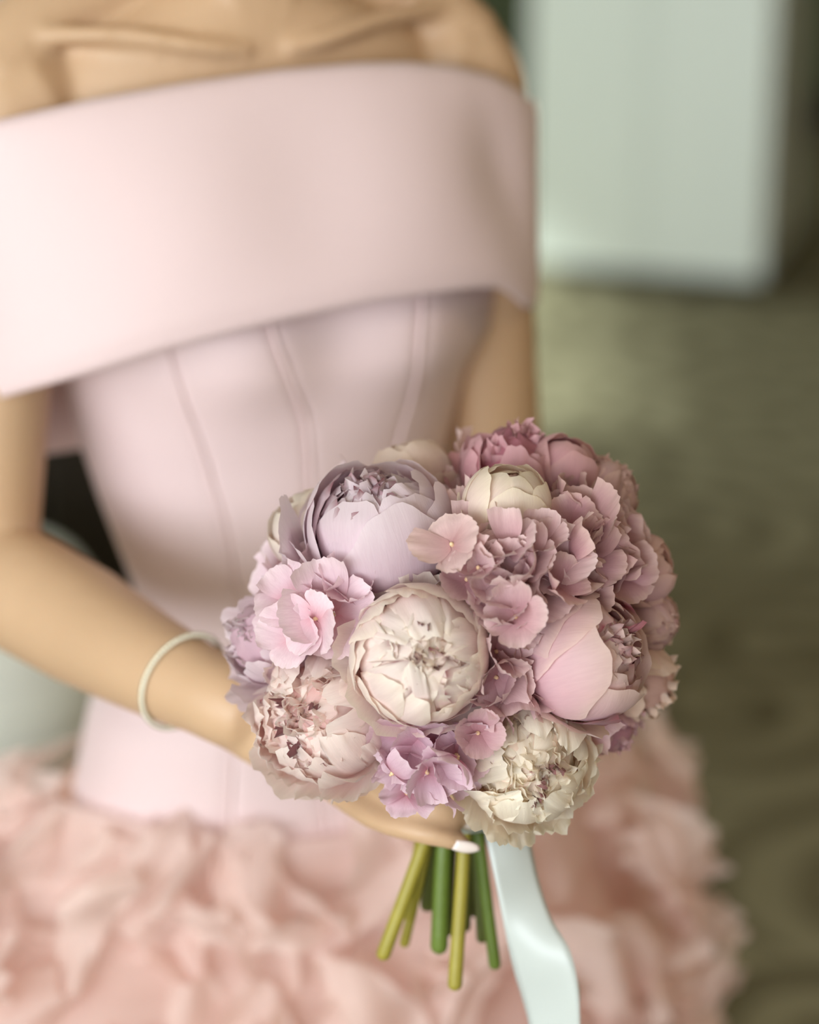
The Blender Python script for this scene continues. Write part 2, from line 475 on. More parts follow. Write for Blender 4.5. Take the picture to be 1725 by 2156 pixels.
# her left arm
SL = B(.179, -.068, -.062); EL = P(1050, 1075, 1.90)
mb.tube([B(.165, -.066, -.045), SL, SL.lerp(EL, .3), SL.lerp(EL, .65), EL], [.043, .047, .043, .039, .037], 24)
WL = P(1075, 1490, 1.66)
mb.tube([EL, EL.lerp(WL, .3), EL.lerp(WL, .7), WL], [.038, .040, .032, .026], 24)
# hands
def hand(wrist, knuckles, fingers, thumb, widths=.0125):
    # palm: flattened loft from wrist to the knuckle line
    k0, k3 = knuckles[0], knuckles[-1]
    kc = (k0+k3)/2
    ax = (kc-wrist).normalized()
    side = (k3-k0); side = (side - ax*side.dot(ax)).normalized()
    nrm = ax.cross(side)
    L_ = (k3-k0).length/2
    secs = []
    for t, w, h in ((-.12, .024, .020), (.1, .027, .018), (.35, .034, .016), (.7, .040, .0145), (.95, .040, .012), (1.06, .034, .008)):
        secs.append((wrist.lerp(kc, t), side*min(w, L_+.01), nrm*h))
    mb.loft(secs, 24)
    for i, f in enumerate(fingers):
        rs = [.0098, .0090, .0080, .0066] if i < 3 else [.0090, .0080, .0071, .0058]
        mb.tube([wrist.lerp(f[0], .7)]+list(f), [.009]+rs, 14)
    mb.tube(thumb, [.013, .012, .0105, .008][:len(thumb)], 14)
# right hand: fingers index..little laid across the stems
RF = [[P(802, 1470, 1.480), P(900, 1538, 1.437), P(972, 1578, 1.432), P(1008, 1608, 1.452)],
      [P(778, 1535, 1.480), P(885, 1610, 1.434), P(962, 1648, 1.430), P(1004, 1674, 1.450)],
      [P(745, 1605, 1.483), P(845, 1668, 1.436), P(925, 1701, 1.429), P(974, 1726, 1.440)],
      [P(706, 1664, 1.490), P(795, 1724, 1.444), P(890, 1753, 1.423), P(975, 1775, 1.427)]]
hand(WR, [f[0] for f in RF], RF, [P(560, 1440, 1.55), P(690, 1475, 1.56), P(820, 1560, 1.545), P(905, 1615, 1.525)])
LF = [[P(1040, 1560, 1.60), P(990, 1585, 1.545), P(935, 1590, 1.53), P(895, 1600, 1.52)],
      [P(1035, 1610, 1.60), P(985, 1630, 1.540), P(930, 1635, 1.52), P(890, 1640, 1.52)],
      [P(1030, 1655, 1.60), P(980, 1672, 1.540), P(930, 1675, 1.52), P(895, 1680, 1.52)],
      [P(1025, 1695, 1.60), P(980, 1706, 1.545), P(940, 1710, 1.53), P(910, 1712, 1.53)]]
hand(WL, [f[0] for f in LF], LF, [P(1070, 1520, 1.62), P(1075, 1580, 1.58), P(1070, 1640, 1.54), P(1040, 1690, 1.52)])
raw = mb.build('body', M_SKIN)
md = raw.modifiers.new('r', 'REMESH'); md.mode = 'VOXEL'; md.voxel_size = .0032; md.use_smooth_shade = True
ms = raw.modifiers.new('s', 'SMOOTH'); ms.iterations = 9; ms.factor = .5
dg = bpy.context.evaluated_depsgraph_get()
baked = bpy.data.meshes.new_from_object(raw.evaluated_get(dg))
raw.modifiers.clear(); raw.data = baked; baked.name = 'body'
baked.polygons.foreach_set('use_smooth', [True]*len(baked.polygons))
body = adopt(raw, person)
def nail(tip, prev, face):
    ax = (tip-prev).normalized(); n = face-ax*face.dot(ax); n.normalize(); s = ax.cross(n)
    v = []; 
    for j in range(7):
        a = j/6; wv = .0043*math.sqrt(max(0.02, 1-(max(0, a-.45)/.58)**2))*(.8+.2*min(1, a*3))
        for i in range(7):
            b = (i/6-.5)*2
            c = tip + ax*(-.006+.0165*a) + s*(b*wv) + n*(.0060*math.sqrt(1-.45*b*b)-(.003*a*a))
            v.append(c)
    o = mesh_obj('fingernail', v, gridf(7, 7), M_NAIL, body)
    so = o.modifiers.new('t', 'SOLIDIFY'); so.thickness = .0008
    o['label'] = 'pale varnished fingernail'
for f in RF:
    nail(f[3], f[2], -CF*1.0 - CU*(.55 if f is RF[3] else .1) + CR*.2)
for s in (-1, 1):
    v = []
    e = MB(); e.tube([headv(s*.03, .077, .002), headv(s*.034, .077, .002)], [.009, .009], 12)
    eo = e.build('eye', simple('eye_white', (.75, .72, .68), .2), body)
hb = MB()
hb.loft([(headv(0, -.055, -.06), LB*.045, FB*.03), (headv(0, -.045, -.03), LB*.072, FB*.055), (headv(0, -.03, .03), LB*.082, FB*.082), (headv(0, -.022, .075), LB*.076, FB*.085),
         (headv(0, -.02, .105), LB*.055, FB*.066), (headv(0, -.02, .122), LB*.018, FB*.02)], 32)
hb.tube([headv(0, -.12, .02), headv(0, -.135, .0), headv(0, -.12, -.03)], [.03, .04, .03])
adopt(hb.build('hair', M_HAIR), person)

# ------------------------------------------------------------------ dress
# smooth the rows
_rows = np.array(BROWS, float)
# seams given where the photograph shows them
SEAMS = [[(560, 330), (740, 385), (850, 425), (1000, 470), (1200, 505), (1350, 495), (1600, 480), (1850, 470)],
         [(560, 560), (680, 605), (800, 645), (900, 655), (1000, 655), (1200, 650), (1350, 660), (1600, 690), (1850, 720)],
         [(560, 893), (640, 888), (760, 878), (840, 855), (930, 828), (1100, 800), (1300, 790), (1600, 860), (1850, 920)]]
def phi_for(py, px):
    lo, hi = -1.35, 1.45
    for _ in range(22):
        m = (lo+hi)/2
        if proj(bodice_pt(py, m))[0] < px: lo = m
        else: hi = m
    return (lo+hi)/2
PYS = list(np.linspace(545, 1700, 56))
seam_phi = []
for s in SEAMS:
    a, b = [q[0] for q in s], [q[1] for q in s]
    seam_phi.append([phi_for(p, interp(a, b, p)) for p in PYS])
dress = empty('dress', (0, 0, 0)); adopt(dress, person)
dress['label'] = 'pale pink off-shoulder gown'
bounds = [[-math.pi*.52]*len(PYS)]+seam_phi+[[math.pi*.52]*len(PYS)]+[[math.pi*1.0]*len(PYS)]+[[math.pi*1.48]*len(PYS)]
for k in range(len(bounds)-1):
    nu = 26
    v = []
    for j, p in enumerate(PYS):
        a, b = bounds[k][j], bounds[k+1][j]
        for i in range(nu):
            t = i/(nu-1)
            edge = min(t, 1-t)*(b-a)*.13   # metres from the seam, roughly
            off = -.0022*math.exp(-(edge/.0035)**2)
            v.append(bodice_pt(p, a+(b-a)*t, off))
    o = mesh_obj('bodice_panel', v, gridf(nu, len(PYS)), M_CREPE, dress)
for s in seam_phi:
    t = MB(); t.tube([bodice_pt(p, s[j], -.0005) for j, p in enumerate(PYS) if j % 3 == 0], [.0018]*len([1 for j in range(len(PYS)) if j % 3 == 0]), 8)
    t.build('seam', M_SEAM, dress)

# wide fold-over band round the shoulders
TOPC = [(-400, 400), (-200, 330), (0, 258), (200, 214), (400, 180), (600, 152), (760, 139), (860, 137), (960, 146), (1040, 165), (1085, 188), (1115, 214)]
BOTC = [(-400, 960), (-200, 898), (0, 842), (150, 800), (350, 738), (600, 675), (800, 634), (1000, 608), (1050, 607), (1080, 622), (1110, 650)]
def superell(phi, W, H, n=2.3):
    c, s = math.cos(phi), math.sin(phi)
    return W*math.copysign(abs(s)**(2/n), s), H*math.copysign(abs(c)**(2/n), c)
def z_on_curve(x, y, curve):
    xs, ys = [q[0] for q in curve], [q[1] for q in curve]
    z = -.1
    for _ in range(12):
        p = B(x, y, z)
        px, py = proj(p)
        want = interp(xs, ys, px)
        z += (py-want)*(p-CAM).dot(CF)/FPX/math.cos(PITCH)
    return z
def band_pt(phi, t):
    c = math.cos(phi)
    if c >= 0:
        xt, yt = superell(phi, .232, .086); xb_, yb_ = superell(phi, .2235, .150)
        zt = z_on_curve(xt, yt-.068, TOPC); zb = z_on_curve(xb_, yb_-.068, BOTC)
    else:
        xt, yt = superell(phi, .229, .07); xb_, yb_ = superell(phi, .2235, .085)
        s = 1 if math.sin(phi) > 0 else -1
        e0 = superell(math.pi/2*s, .229, .1); e1 = superell(math.pi/2*s, .2235, .1)
        za = z_on_curve(e0[0], -.068, TOPC); zc = z_on_curve(e1[0], -.068, BOTC)
        k = math.sin(-c*math.pi/2)
        zt = za*(1-k)+(-.14)*k; zb = zc*(1-k)+(-.33)*k
    e = t+.10*math.sin(math.pi*t)
    x = xt+(xb_-xt)*e; y = yt+(yb_-yt)*e
    z = zt+(zb-zt)*t
    if c > 0:
        y += c*.0035*math.sin(math.pi*min(1, t*1.05))*(math.exp(-((x-.088)/.045)**2)+math.exp(-((x+.085)/.05)**2)-.9*math.exp(-((x)/.04)**2))
        y -= .012*math.exp(-((x-.165)/.03)**2)*math.exp(-((t-.45)/.28)**2)
    y -= .004*math.exp(-((1-t)/.06)**2)
    # soft roll at the top edge
    return B(x, y-.068-.004*math.exp(-(t/.04)**2), z)
nphi, nt = 150, 30
v = [band_pt(-math.pi+2*math.pi*i/nphi, (j/(nt-1))) for j in range(nt) for i in range(nphi)]
o = mesh_obj('shoulder_band', v, gridf(nphi, nt, True), M_CREPE, dress)
so = o.modifiers.new('t', 'SOLIDIFY'); so.thickness = .0028; so.offset = -1
o.data.materials.append(M_LINING)

# skirt
SROWS = [(1520, 170, 1120, 1.79), (1580, 60, 1240, 1.80), (1650, -30, 1310, 1.80), (1800, -120, 1335, 1.80), (2000, -230, 1320, 1.80), (2200, -330, 1380, 1.80),
         (2600, -520, 1560, 1.80), (3400, -800, 1900, 1.80), (4700, -1050, 2300, 1.80)]
def skirt_row(py):
    ps = [r[0] for r in SROWS]
    l, r, y = (interp(ps, [q[i] for q in SROWS], py) for i in (1, 2, 3))
    c = PY((l+r)/2, py, y)
    d = (c-CAM).dot(CF); E = (r-l)/2*d/FPX
    k = interp([1520, 1650, 1850, 2200, 4700], [.50, .58, .66, .70, .8], py)
    w = E/math.sqrt(math.cos(YAW)**2+(k*math.sin(YAW))**2)
    return c, w, k*w
def skirt_pt(py, phi, off=0):
    c, w, h = skirt_row(py)
    rd = LB*math.sin(phi)+FB*math.cos(phi)
    p = c+LB*math.sin(phi)*(w+off)+FB*math.cos(phi)*(h+off)
    if off > -.01:      # the tiers lie over the basque of the bodice
        q = Vector((0, 0, 0))+bodice_pt(1690, phi)
        ex = (q-p).dot(rd)
        k = max(0, min(1, (p.z-q.z+.16)/.12))
        if ex+.004+off > 0 and k > 0: p = p+rd*(ex+.004+off)*k
    return p
_pz = [q for q in np.linspace(1520, 4700, 40) if skirt_row(q)[0].z > .015]
v = [skirt_pt(q, 2*math.pi*i/90, -.03+.006*math.sin(i*.9)) for q in _pz for i in range(90)]
mesh_obj('underskirt', v, gridf(90, len(_pz), True), M_UNDER, dress)

def flounce(py0, py1, ph0, ph1, amp, out, freq, seed, mat=M_ORG, nu=90, nv=18, slant=0, curl=.02):
    rg = random.Random(seed)
    ps = [rg.uniform(0, 6.28) for _ in range(6)]
    v = []
    for j in range(nv):
        t = j/(nv-1)
        for i in range(nu):
            s = i/(nu-1)
            ph = ph0+(ph1-ph0)*s
            a = ph*freq
            wv = math.sin(a+ps[0]+.9*math.sin(a*.37+ps[1]))+.40*math.sin(a*2.1+ps[2]+t*1.4)+.12*math.sin(a*4.1+ps[3])
            endf = min(1, 6*min(s, 1-s)+.15)
            py = py0+(py1-py0)*t*(endf**.5)*(1+.22*math.sin(a*.6+ps[4]))+slant*(s-.5) + 14*math.sin(a*.5+ps[5])
            offs = .004+out*t**1.3*endf+amp*t**.8*wv*endf - curl*max(0, t-.75)**2*8
            # gathered folds drift sideways as they fall
            ph2 = ph + .05*t*math.sin(a*1.0+ps[2]+1.5)
            v.append(skirt_pt(py, ph2, offs))
    o = mesh_obj('flounce', v, gridf(nu, nv), mat, dress)
    return o
fr = random.Random(11)
# long tiers
k = 0
for (p0, p1, a0, a1, amp, out) in [
    (1545, 1720, -2.7, -.72, .012, .020), (1545, 1800, 1.0, 2.7, .008, .006),
    (1530, 1690, -1.3, .25, .012, .030), (1525, 1680, .0, 1.5, .010, .020),
    (1600, 1790, -2.4, -.5, .016, .040), (1590, 1780, -.7, .9, .014, .035), (1600, 1800, .5, 2.2, .012, .016),
    (1690, 1930, -1.8, .15, .016, .045), (1690, 1930, -.2, 1.8, .014, .022),
    (1810, 2060, -2.2, -.1, .018, .050), (1820, 2060, -.3, 1.9, .014, .022),
    (1970, 2200, -1.9, .5, .018, .05), (1990, 2220, .1, 2.0, .016, .03),
    (2110, 2400, -2.2, .2, .02, .05), (2130, 2400, -.1, 2.2, .02, .04),
    (2330, 2700, -2.4, 2.4, .025, .05), (2620, 3150, -2.6, 2.6, .03, .05), (3050, 3750, -2.8, 2.8, .03, .05), (3600, 4500, -3.1, 3.1, .03, .03)]:
    flounce(p0, p1, a0, a1, amp, out, fr.uniform(7, 11), 100+k, nu=int(60*(a1-a0)), slant=fr.uniform(-50, 50)); k += 1
# loose curled organza petals lying over the tiers
def curl_leaf(px, py, phi_c, ln, wd, ang, lift, seed, lift0=.05):
    rg = random.Random(seed); q = [rg.uniform(0, 6.28) for _ in range(4)]
    nu, nv = 15, 26; v = []
    base = skirt_pt(py, phi_c, lift0)
    nrm = (LB*math.sin(phi_c)+FB*math.cos(phi_c)).normalized()
    tx = (LB*math.cos(phi_c)-FB*math.sin(phi_c)).normalized(); tz = Vector((0, 0, -1))
    da = tx*math.sin(ang)+tz*math.cos(ang); sa = tx*math.cos(ang)-tz*math.sin(ang)
    for j in range(nv):
        t = j/(nv-1); w = wd*(.25+.75*math.sin(math.pi*min(1, t*.9+.08)))
        for i in range(nu):
            u = (i/(nu-1)-.5)*2
            bend = .03*math.sin(t*3+q[0])
            p = base + da*(ln*t) + sa*(u*w+bend) + nrm*(lift*math.sin(math.pi*t*.9) + .014*u*u*math.sin(t*5+q[1]) + .010*math.sin(u*2.2+t*7+q[2]) + .006*abs(u)**3*math.sin(t*22+q[3]))
            v.append(p)
    return mesh_obj('organza_petal', v, gridf(nu, nv), M_ORG, dress)
for i in range(44):
    phi = fr.uniform(-1.5, 1.55); py = fr.uniform(1680, 2150) if abs(phi) > .7 else fr.uniform(1700, 2150)
    curl_leaf(0, py, phi, fr.uniform(.07, .13), fr.uniform(.016, .03), fr.uniform(-1.0, 1.2), fr.uniform(.008, .03), 300+i)
for i in range(26):
    curl_leaf(0, fr.uniform(1500, 1560), -1.35+2.7*i/25+fr.uniform(-.05, .05), fr.uniform(.07, .12), fr.uniform(.018, .034), fr.uniform(-.9, .9), fr.uniform(.012, .03), 500+i, .012)
for i in range(8):
    curl_leaf(0, fr.uniform(1500, 1600), fr.uniform(-1.9, -1.2), fr.uniform(.09, .14), fr.uniform(.025, .04), fr.uniform(-1.2, .6), .02, 700+i, .02)
for i in range(26):
    phi = fr.uniform(-1.5, 1.5)
    curl_leaf(0, fr.uniform(1580, 2100), phi, fr.uniform(.10, .18), fr.uniform(.02, .04), fr.uniform(-1.2, 1.2), fr.uniform(.012, .035), 600+i, .045)
for i, (py, phi, ang) in enumerate([(1790, 1.45, .3), (1850, 1.5, .8), (1930, 1.45, .9), (2060, 1.45, 1.3), (1620, 1.35, .2), (1650, 1.2, .1), (1690, 1.5, .1)]):
    curl_leaf(0, py, phi, .12, .03, ang, .02, 400+i)

# ------------------------------------------------------------------ bracelet
fa = (P(470, 1478, 1.52)-P(300, 1390, 1.575)).normalized()
bc = P(385, 1435, 1.546)
s1 = CU-fa*CU.dot(fa); s1.normalize(); s2 = fa.cross(s1)
br = empty('bracelet', bc)
tag(br, 'thin bracelet of tiny clear crystals around the wrist behind the bouquet', 'bracelet')
n = 76
def ringp(t, r=.0325): return s1*math.cos(t)*r+s2*math.sin(t)*r+fa*(.0035*math.cos(t))
c_ = MB(); c_.tube([ringp(2*math.pi*i/24) for i in range(25)], [.0009]*25, 8)
c_.build('chain', M_SILVER, br)
# one faceted bead mesh shared by all beads
bv, bf = [], []
for j in range(5):
    th = math.pi*j/4
    for i in range(6):
        bv.append((.0021*math.sin(th)*math.cos(i*math.pi/3), .0021*math.sin(th)*math.sin(i*math.pi/3), .0021*math.cos(th)))
bead0 = mesh_obj('crystal', bv, gridf(6, 5, True), M_BEAD, br, smooth=False)
bead0.location = ringp(0)
for i in range(1, n):
    o = bead0.copy(); COL.objects.link(o); o.parent = br; o.location = ringp(2*math.pi*i/n)

# ------------------------------------------------------------------ bouquet
CB_PX = (955, 1325); RB = 475; DB = 1.42
BC = P(*CB_PX, DB)
def px2m(d=DB): return d/FPX
BIND = P(945, 1705, 1.472)
def flower_basis(axis):
    a = axis.normalized()
    up = Vector((0, 0, 1)) if abs(a.z) < .9 else Vector((0, 1, 0))
    x = up.cross(a).normalized(); y = a.cross(x)
    return Matrix((x, y, a)).transposed()

def shell_petal(phi, R, th0, th1, Wd, tilt, lip, ruf, rg, drop=.42, nu=13, nv=13, stretch=1, notch=.0, skew=0):
    ph = [rg.uniform(0, 6.28) for _ in range(8)]
    u = np.linspace(-1, 1, nu)[None, :].repeat(nv, 0)
    v = (np.linspace(0, 1, nv)**.85)[:, None].repeat(nu, 1)
    tipd = 1-drop*np.abs(u)**2.6
    scal = .05*np.sin(u*5+ph[0])+.03*np.sin(u*11+ph[1]) + notch*(-np.exp(-(u/.16)**2))
    th = th0+(th1-th0)*v*(tipd+scal*v**3*(.4+ruf*3))
    wp = Wd*(.38+.62*np.sin(np.minimum(v*1.2, 1)*math.pi/2))
    al = u*wp + skew*(v-.2)*v
    r = R*(1+tilt*u*(.4+.6*v)+lip*v**4+ruf*v**2*(.5*np.sin(u*3.3+ph[2]+v*2)+.35*np.sin(u*7+ph[3]+v*3)+.25*np.sin(v*9+u*4+ph[4]))
           + ruf*.5*v**5*np.sin(u*15+ph[5]) + .012*np.sin(u*2+ph[6])*np.sin(v*4+ph[7]))
    er = np.array([math.cos(phi), math.sin(phi), 0]); ep = np.array([-math.sin(phi), math.cos(phi), 0]); ez = np.array([0, 0, 1.])
    d = np.cos(al)[..., None]*(np.sin(th)[..., None]*er-np.cos(th)[..., None]*ez)+np.sin(al)[..., None]*ep
    p = r[..., None]*d
    p[..., 2] *= stretch
    return p.reshape(-1, 3), u.ravel(), v.ravel(), (nu, nv)
def ruffle_petal(phi, psi, Rt, wd, rg, rot=0, nu=9, nv=11, curl=.5, ruf=.12):
    """an inner petal rooted deep in the flower whose tip reaches the dome at polar angle psi"""
    ph = [rg.uniform(0, 6.28) for _ in range(6)]
    T = np.array([math.sin(psi)*math.cos(phi), math.sin(psi)*math.sin(phi), math.cos(psi)])*Rt
    base = np.array([T[0]*.25, T[1]*.25, -.35])
    ax = T-base; L_ = np.linalg.norm(ax); ax = ax/L_
    out = np.array([math.cos(phi+rot), math.sin(phi+rot), 0]); out = out-ax*out.dot(ax); out /= np.linalg.norm(out)
    side = np.cross(ax, out)
    u = np.linspace(-1, 1, nu)[None, :].repeat(nv, 0); v = np.linspace(0, 1, nv)[:, None].repeat(nu, 1)
    w = wd*(.3+.7*np.sin(np.minimum(v*1.1, 1)*math.pi/2))
    ln = v*L_*(1-.16*np.abs(u)**2.2+.05*v*np.sin(u*6+ph[0])+.03*v*np.sin(u*13+ph[1]))
    cup = -.5*wd*u*u*(.4+.6*v)
    bend = -curl*.35*np.maximum(v-.6, 0)**1.6
    rf = ruf*v**2*(np.sin(u*4+ph[2]+v*4)*.5+.4*np.sin(u*9+ph[3])+.3*np.sin(v*10+ph[4]))
    p = base+ln[..., None]*ax+(u*w)[..., None]*side+(cup+bend+rf)[..., None]*out
    return p.reshape(-1, 3), u.ravel(), v.ravel(), (nu, nv)

CRIM = np.array(lin(132, 24, 52))
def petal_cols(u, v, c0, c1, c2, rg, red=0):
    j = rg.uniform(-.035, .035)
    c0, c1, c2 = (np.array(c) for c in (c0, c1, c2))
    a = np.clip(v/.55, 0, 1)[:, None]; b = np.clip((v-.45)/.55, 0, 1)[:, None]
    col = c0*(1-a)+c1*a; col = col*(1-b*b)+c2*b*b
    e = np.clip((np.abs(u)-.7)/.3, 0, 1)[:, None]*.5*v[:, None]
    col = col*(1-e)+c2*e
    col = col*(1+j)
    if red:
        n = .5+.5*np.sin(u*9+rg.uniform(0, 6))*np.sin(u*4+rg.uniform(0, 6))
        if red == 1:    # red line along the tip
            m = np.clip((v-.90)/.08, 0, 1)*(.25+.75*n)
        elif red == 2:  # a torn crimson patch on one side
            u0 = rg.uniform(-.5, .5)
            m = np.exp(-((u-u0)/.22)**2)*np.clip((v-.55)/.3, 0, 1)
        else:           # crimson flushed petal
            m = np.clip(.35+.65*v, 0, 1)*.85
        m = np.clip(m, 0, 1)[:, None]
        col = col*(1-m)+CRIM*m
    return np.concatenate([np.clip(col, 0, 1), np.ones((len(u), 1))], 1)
def add_petal(par, data, basis, R, cols, name='petal', mat=None):
    p, u, v, (nu, nv) = data
    Bm = np.array(basis)
    q = (p*R) @ Bm.T
    uvs = np.stack([u*.5+.5+RNG.random()*3, v], 1)
    return mesh_obj(name, q, gridf(nu, nv), mat or M_PETAL, par, cols=cols, uvs=uvs)

STEM_SLOT = [0]
STEM_ENDS = [  # px, py, depth of the cut end, radius, material, px where it leaves the hand
    (808, 2008, 1.475, .0043, M_STEMY, 896), (925, 1992, 1.485, .0052, M_STEMG, 935), (958, 2072, 1.462, .0042, M_STEMY, 978),
    (1042, 2030, 1.49, .0036, M_STEMG, 1008), (852, 1985, 1.50, .0030, M_STEMY, 905), (900, 1905, 1.51, .0045, M_STEMD, 912),
    (1015, 1975, 1.50, .0034, M_STEMD, 1002), (862, 1930, 1.495, .0034, M_STEMY, 886), (978, 1950, 1.515, .0040, M_STEMD, 988),
    (940, 1960, 1.525, .004, M_STEMD, 950), (1000, 1920, 1.52, .0035, M_STEMD, 1012), (885, 1880, 1.52, .004, M_STEMG, 925)]
def stem(par, centre, axis, R):
    if STEM_SLOT[0] >= len(STEM_ENDS): return
    ex, ey, ed, r, m, bx = STEM_ENDS[STEM_SLOT[0]]; STEM_SLOT[0] += 1
    a = centre-axis*R*.9
    mid = P(bx, 1765, 1.472+(ed-1.48)*.5)
    up = P(955+(bx-945)*.6, 1640, 1.475+(ed-1.48)*.4)
    m1 = a.lerp(up, .5)-axis*R*.3
    t = MB(); t.tube([p-centre for p in (a, m1, up, mid, P(ex, ey, ed))], [r*.8, r*.85, r, r, r*1.06], 12)
    t.build('stem', m, par)

PEONY_GROUP = 'peonies of the hand-held bouquet'
def peony(px, py, rpx, zpx, axis, kind, cols, seed, label, red=0, stretch=1.0, name='peony'):
    rg = random.Random(seed)
    d = DB - zpx*px2m()
    c = P(px, py, d); R = rpx*d/FPX
    ax = camdir(*axis)
    Bs = flower_basis(ax)
    e = empty(name, c)
    tag(e, label, 'peony', PEONY_GROUP)
    c0, c1, c2 = (lin(*q) for q in cols)
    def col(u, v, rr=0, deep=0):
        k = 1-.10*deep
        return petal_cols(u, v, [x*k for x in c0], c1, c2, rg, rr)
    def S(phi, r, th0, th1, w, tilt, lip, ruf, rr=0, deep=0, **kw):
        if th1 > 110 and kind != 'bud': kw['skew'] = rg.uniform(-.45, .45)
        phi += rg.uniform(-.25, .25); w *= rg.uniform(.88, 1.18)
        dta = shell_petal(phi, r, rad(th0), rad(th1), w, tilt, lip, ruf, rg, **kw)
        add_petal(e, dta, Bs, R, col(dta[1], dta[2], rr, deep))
    g = 2.39996
    a0 = rg.uniform(0, 6.28)
    if kind == 'bud':
        for i in range(5): S(a0+i*g, .72, 20, 172, .95, .06, .02, .03, deep=1, stretch=stretch)
        for i in range(5): S(a0+i*g, .86, 12, rg.uniform(158, 168), .95, .05, .0, .02, nu=15, nv=17, stretch=stretch)
        for i in range(5): S(a0+1+i*g, .96, 5, rg.uniform(128, 156), .98, .04, .0, .018, nu=17, nv=17, stretch=stretch, rr=(1 if red and rg.random() < .5 else 0))
        for i in range(4): S(a0+2+i*1.6, 1.02, 0, rg.uniform(70, 100), .75, .03, .08, .03, nu=15, nv=15, stretch=stretch)
    elif kind == 'globe':
        for i in range(5): S(a0+i*g, .68, 30, rg.uniform(150, 165), .7, .06, .0, .06, deep=1)
        for i in range(18):   # crumpled heart
            dta = ruffle_petal(rg.uniform(0, 6.28), rg.uniform(.05, .55), rg.uniform(.70, .88), rg.uniform(.14, .24), rg, rot=rg.uniform(-1, 1), curl=rg.uniform(-.2, .8))
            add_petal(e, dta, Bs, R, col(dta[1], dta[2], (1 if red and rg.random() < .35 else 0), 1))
        for i in range(8): S(a0+i*g, .78+.02*rg.random(), 40, rg.uniform(140, 158), .6, .05, -.05, .07, deep=1, nu=13, nv=15, stretch=stretch, rr=(1 if red and rg.random() < .3 else 0))
        for i in range(7): S(a0+.5+i*g, .88, 20, rg.uniform(136, 152), .80, .05, -.03, .035, nu=15, nv=17, stretch=stretch, rr=(1 if red and rg.random() < .3 else 0), notch=.05)
        for i in range(6): S(a0+1+i*g, .97, 8, rg.uniform(122, 148), .95, .045, 0, .02, nu=19, nv=19, stretch=stretch, rr=(2 if red > 1 and i == 2 else 0), notch=rg.choice((0, .06)))
        for i in range(5): S(a0+2+i*1.3, 1.03, 0, rg.uniform(70, 98), .72, .05, .16, .05, nu=17, nv=15, stretch=stretch)
    elif kind == 'open':
        for i in range(4): S(a0+i*g, .55, 30, 178, .9, .05, .02, .05, deep=.5)
        for i in range(9): S(a0+i*g, .76, 30, rg.uniform(160, 176), .62, .08, .02, .07, deep=1, nu=15, nv=15)
        for i in range(5): S(a0+i*g, .84, 70, rg.uniform(176, 196), .34, .05, .02, .05, nu=13, nv=17, rr=(1 if red and i < 2 else 0))
        for i in range(26):
            psi = math.sqrt(rg.random())*.75 if i > 7 else rg.uniform(.02, .25)
            dta = ruffle_petal(rg.uniform(0, 6.28), psi, rg.uniform(.88, .97), rg.uniform(.17, .30), rg, rot=rg.uniform(-.7, .7), curl=rg.uniform(.8, 2.2), ruf=.07, nu=13, nv=13)
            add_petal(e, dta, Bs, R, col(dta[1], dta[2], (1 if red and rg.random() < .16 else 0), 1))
        for i in range(14): S(a0+i*g, rg.uniform(.86, .94), 60, rg.uniform(146, 172), rg.uniform(.30, .42), rg.uniform(-.08, .08), -.04, .06, drop=.3, rr=(1 if red and rg.random() < .25 else 0), stretch=stretch)
        for i in range(11): S(a0+.7+i*g, rg.uniform(.93, .98), 40, rg.uniform(118, 148), rg.uniform(.38, .55), .06, -.02, .04, drop=.34, nu=15, nv=15, stretch=stretch, notch=rg.choice((0, .05, .08)))
        for i in range(8): S(a0+1.3+i*g, 1.0, 10, rg.uniform(100, 132), .68, .05, .0, .025, nu=17, nv=17, stretch=stretch)
        for i in range(6): S(a0+2+i*1.05, 1.05, 0, rg.uniform(72, 92), .58, .05, .16, .06, nu=15, nv=15, stretch=stretch)
    elif kind == 'crumple':   # fully double, frilly, petals standing off
        for i in range(4): S(a0+i*g, .55, 30, 178, .9, .05, .02, .05, deep=.5)
        for i in range(9): S(a0+i*g, .74, 30, rg.uniform(160, 176), .62, .08, .02, .09, deep=1, nu=15, nv=15)
        for i in range(40):
            psi = math.sqrt(rg.random())*1.05
            dta = ruffle_petal(rg.uniform(0, 6.28), psi, rg.uniform(.86, 1.0), rg.uniform(.18, .32), rg, rot=rg.uniform(-.9, .9), curl=rg.uniform(.2, 2.2), ruf=.09, nu=15, nv=15)
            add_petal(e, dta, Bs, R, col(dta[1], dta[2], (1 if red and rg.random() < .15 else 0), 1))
        for i in range(16): S(a0+i*g, rg.uniform(.86, .97), 50, rg.uniform(120, 164), rg.uniform(.28, .42), rg.uniform(-.1, .1), .02, .07, drop=.3, stretch=stretch)
        for i in range(10): S(a0+1+i*g, rg.uniform(.97, 1.04), 20, rg.uniform(92, 128), rg.uniform(.34, .5), rg.uniform(-.08, .08), .06, .07, drop=.35, nu=15, nv=15, stretch=stretch)
        for i in range(9): S(a0+2+i*.7, 1.06, 0, rg.uniform(78, 104), .34, .04, .16, .07, nu=13, nv=15, stretch=stretch)
    elif kind == 'loose':
        for i in range(14):
            dta = ruffle_petal(rg.uniform(0, 6.28), rg.uniform(.1, .9), rg.uniform(.8, .98), rg.uniform(.16, .28), rg, rot=rg.uniform(-1, 1), curl=rg.uniform(-.5, 1), ruf=.15)
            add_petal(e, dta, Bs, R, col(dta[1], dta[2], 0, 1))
        for i in range(9): S(a0+i*g, rg.uniform(.85, .95), 20, rg.uniform(105, 140), .62, .08, .05, .07, nu=15, nv=15, stretch=stretch)
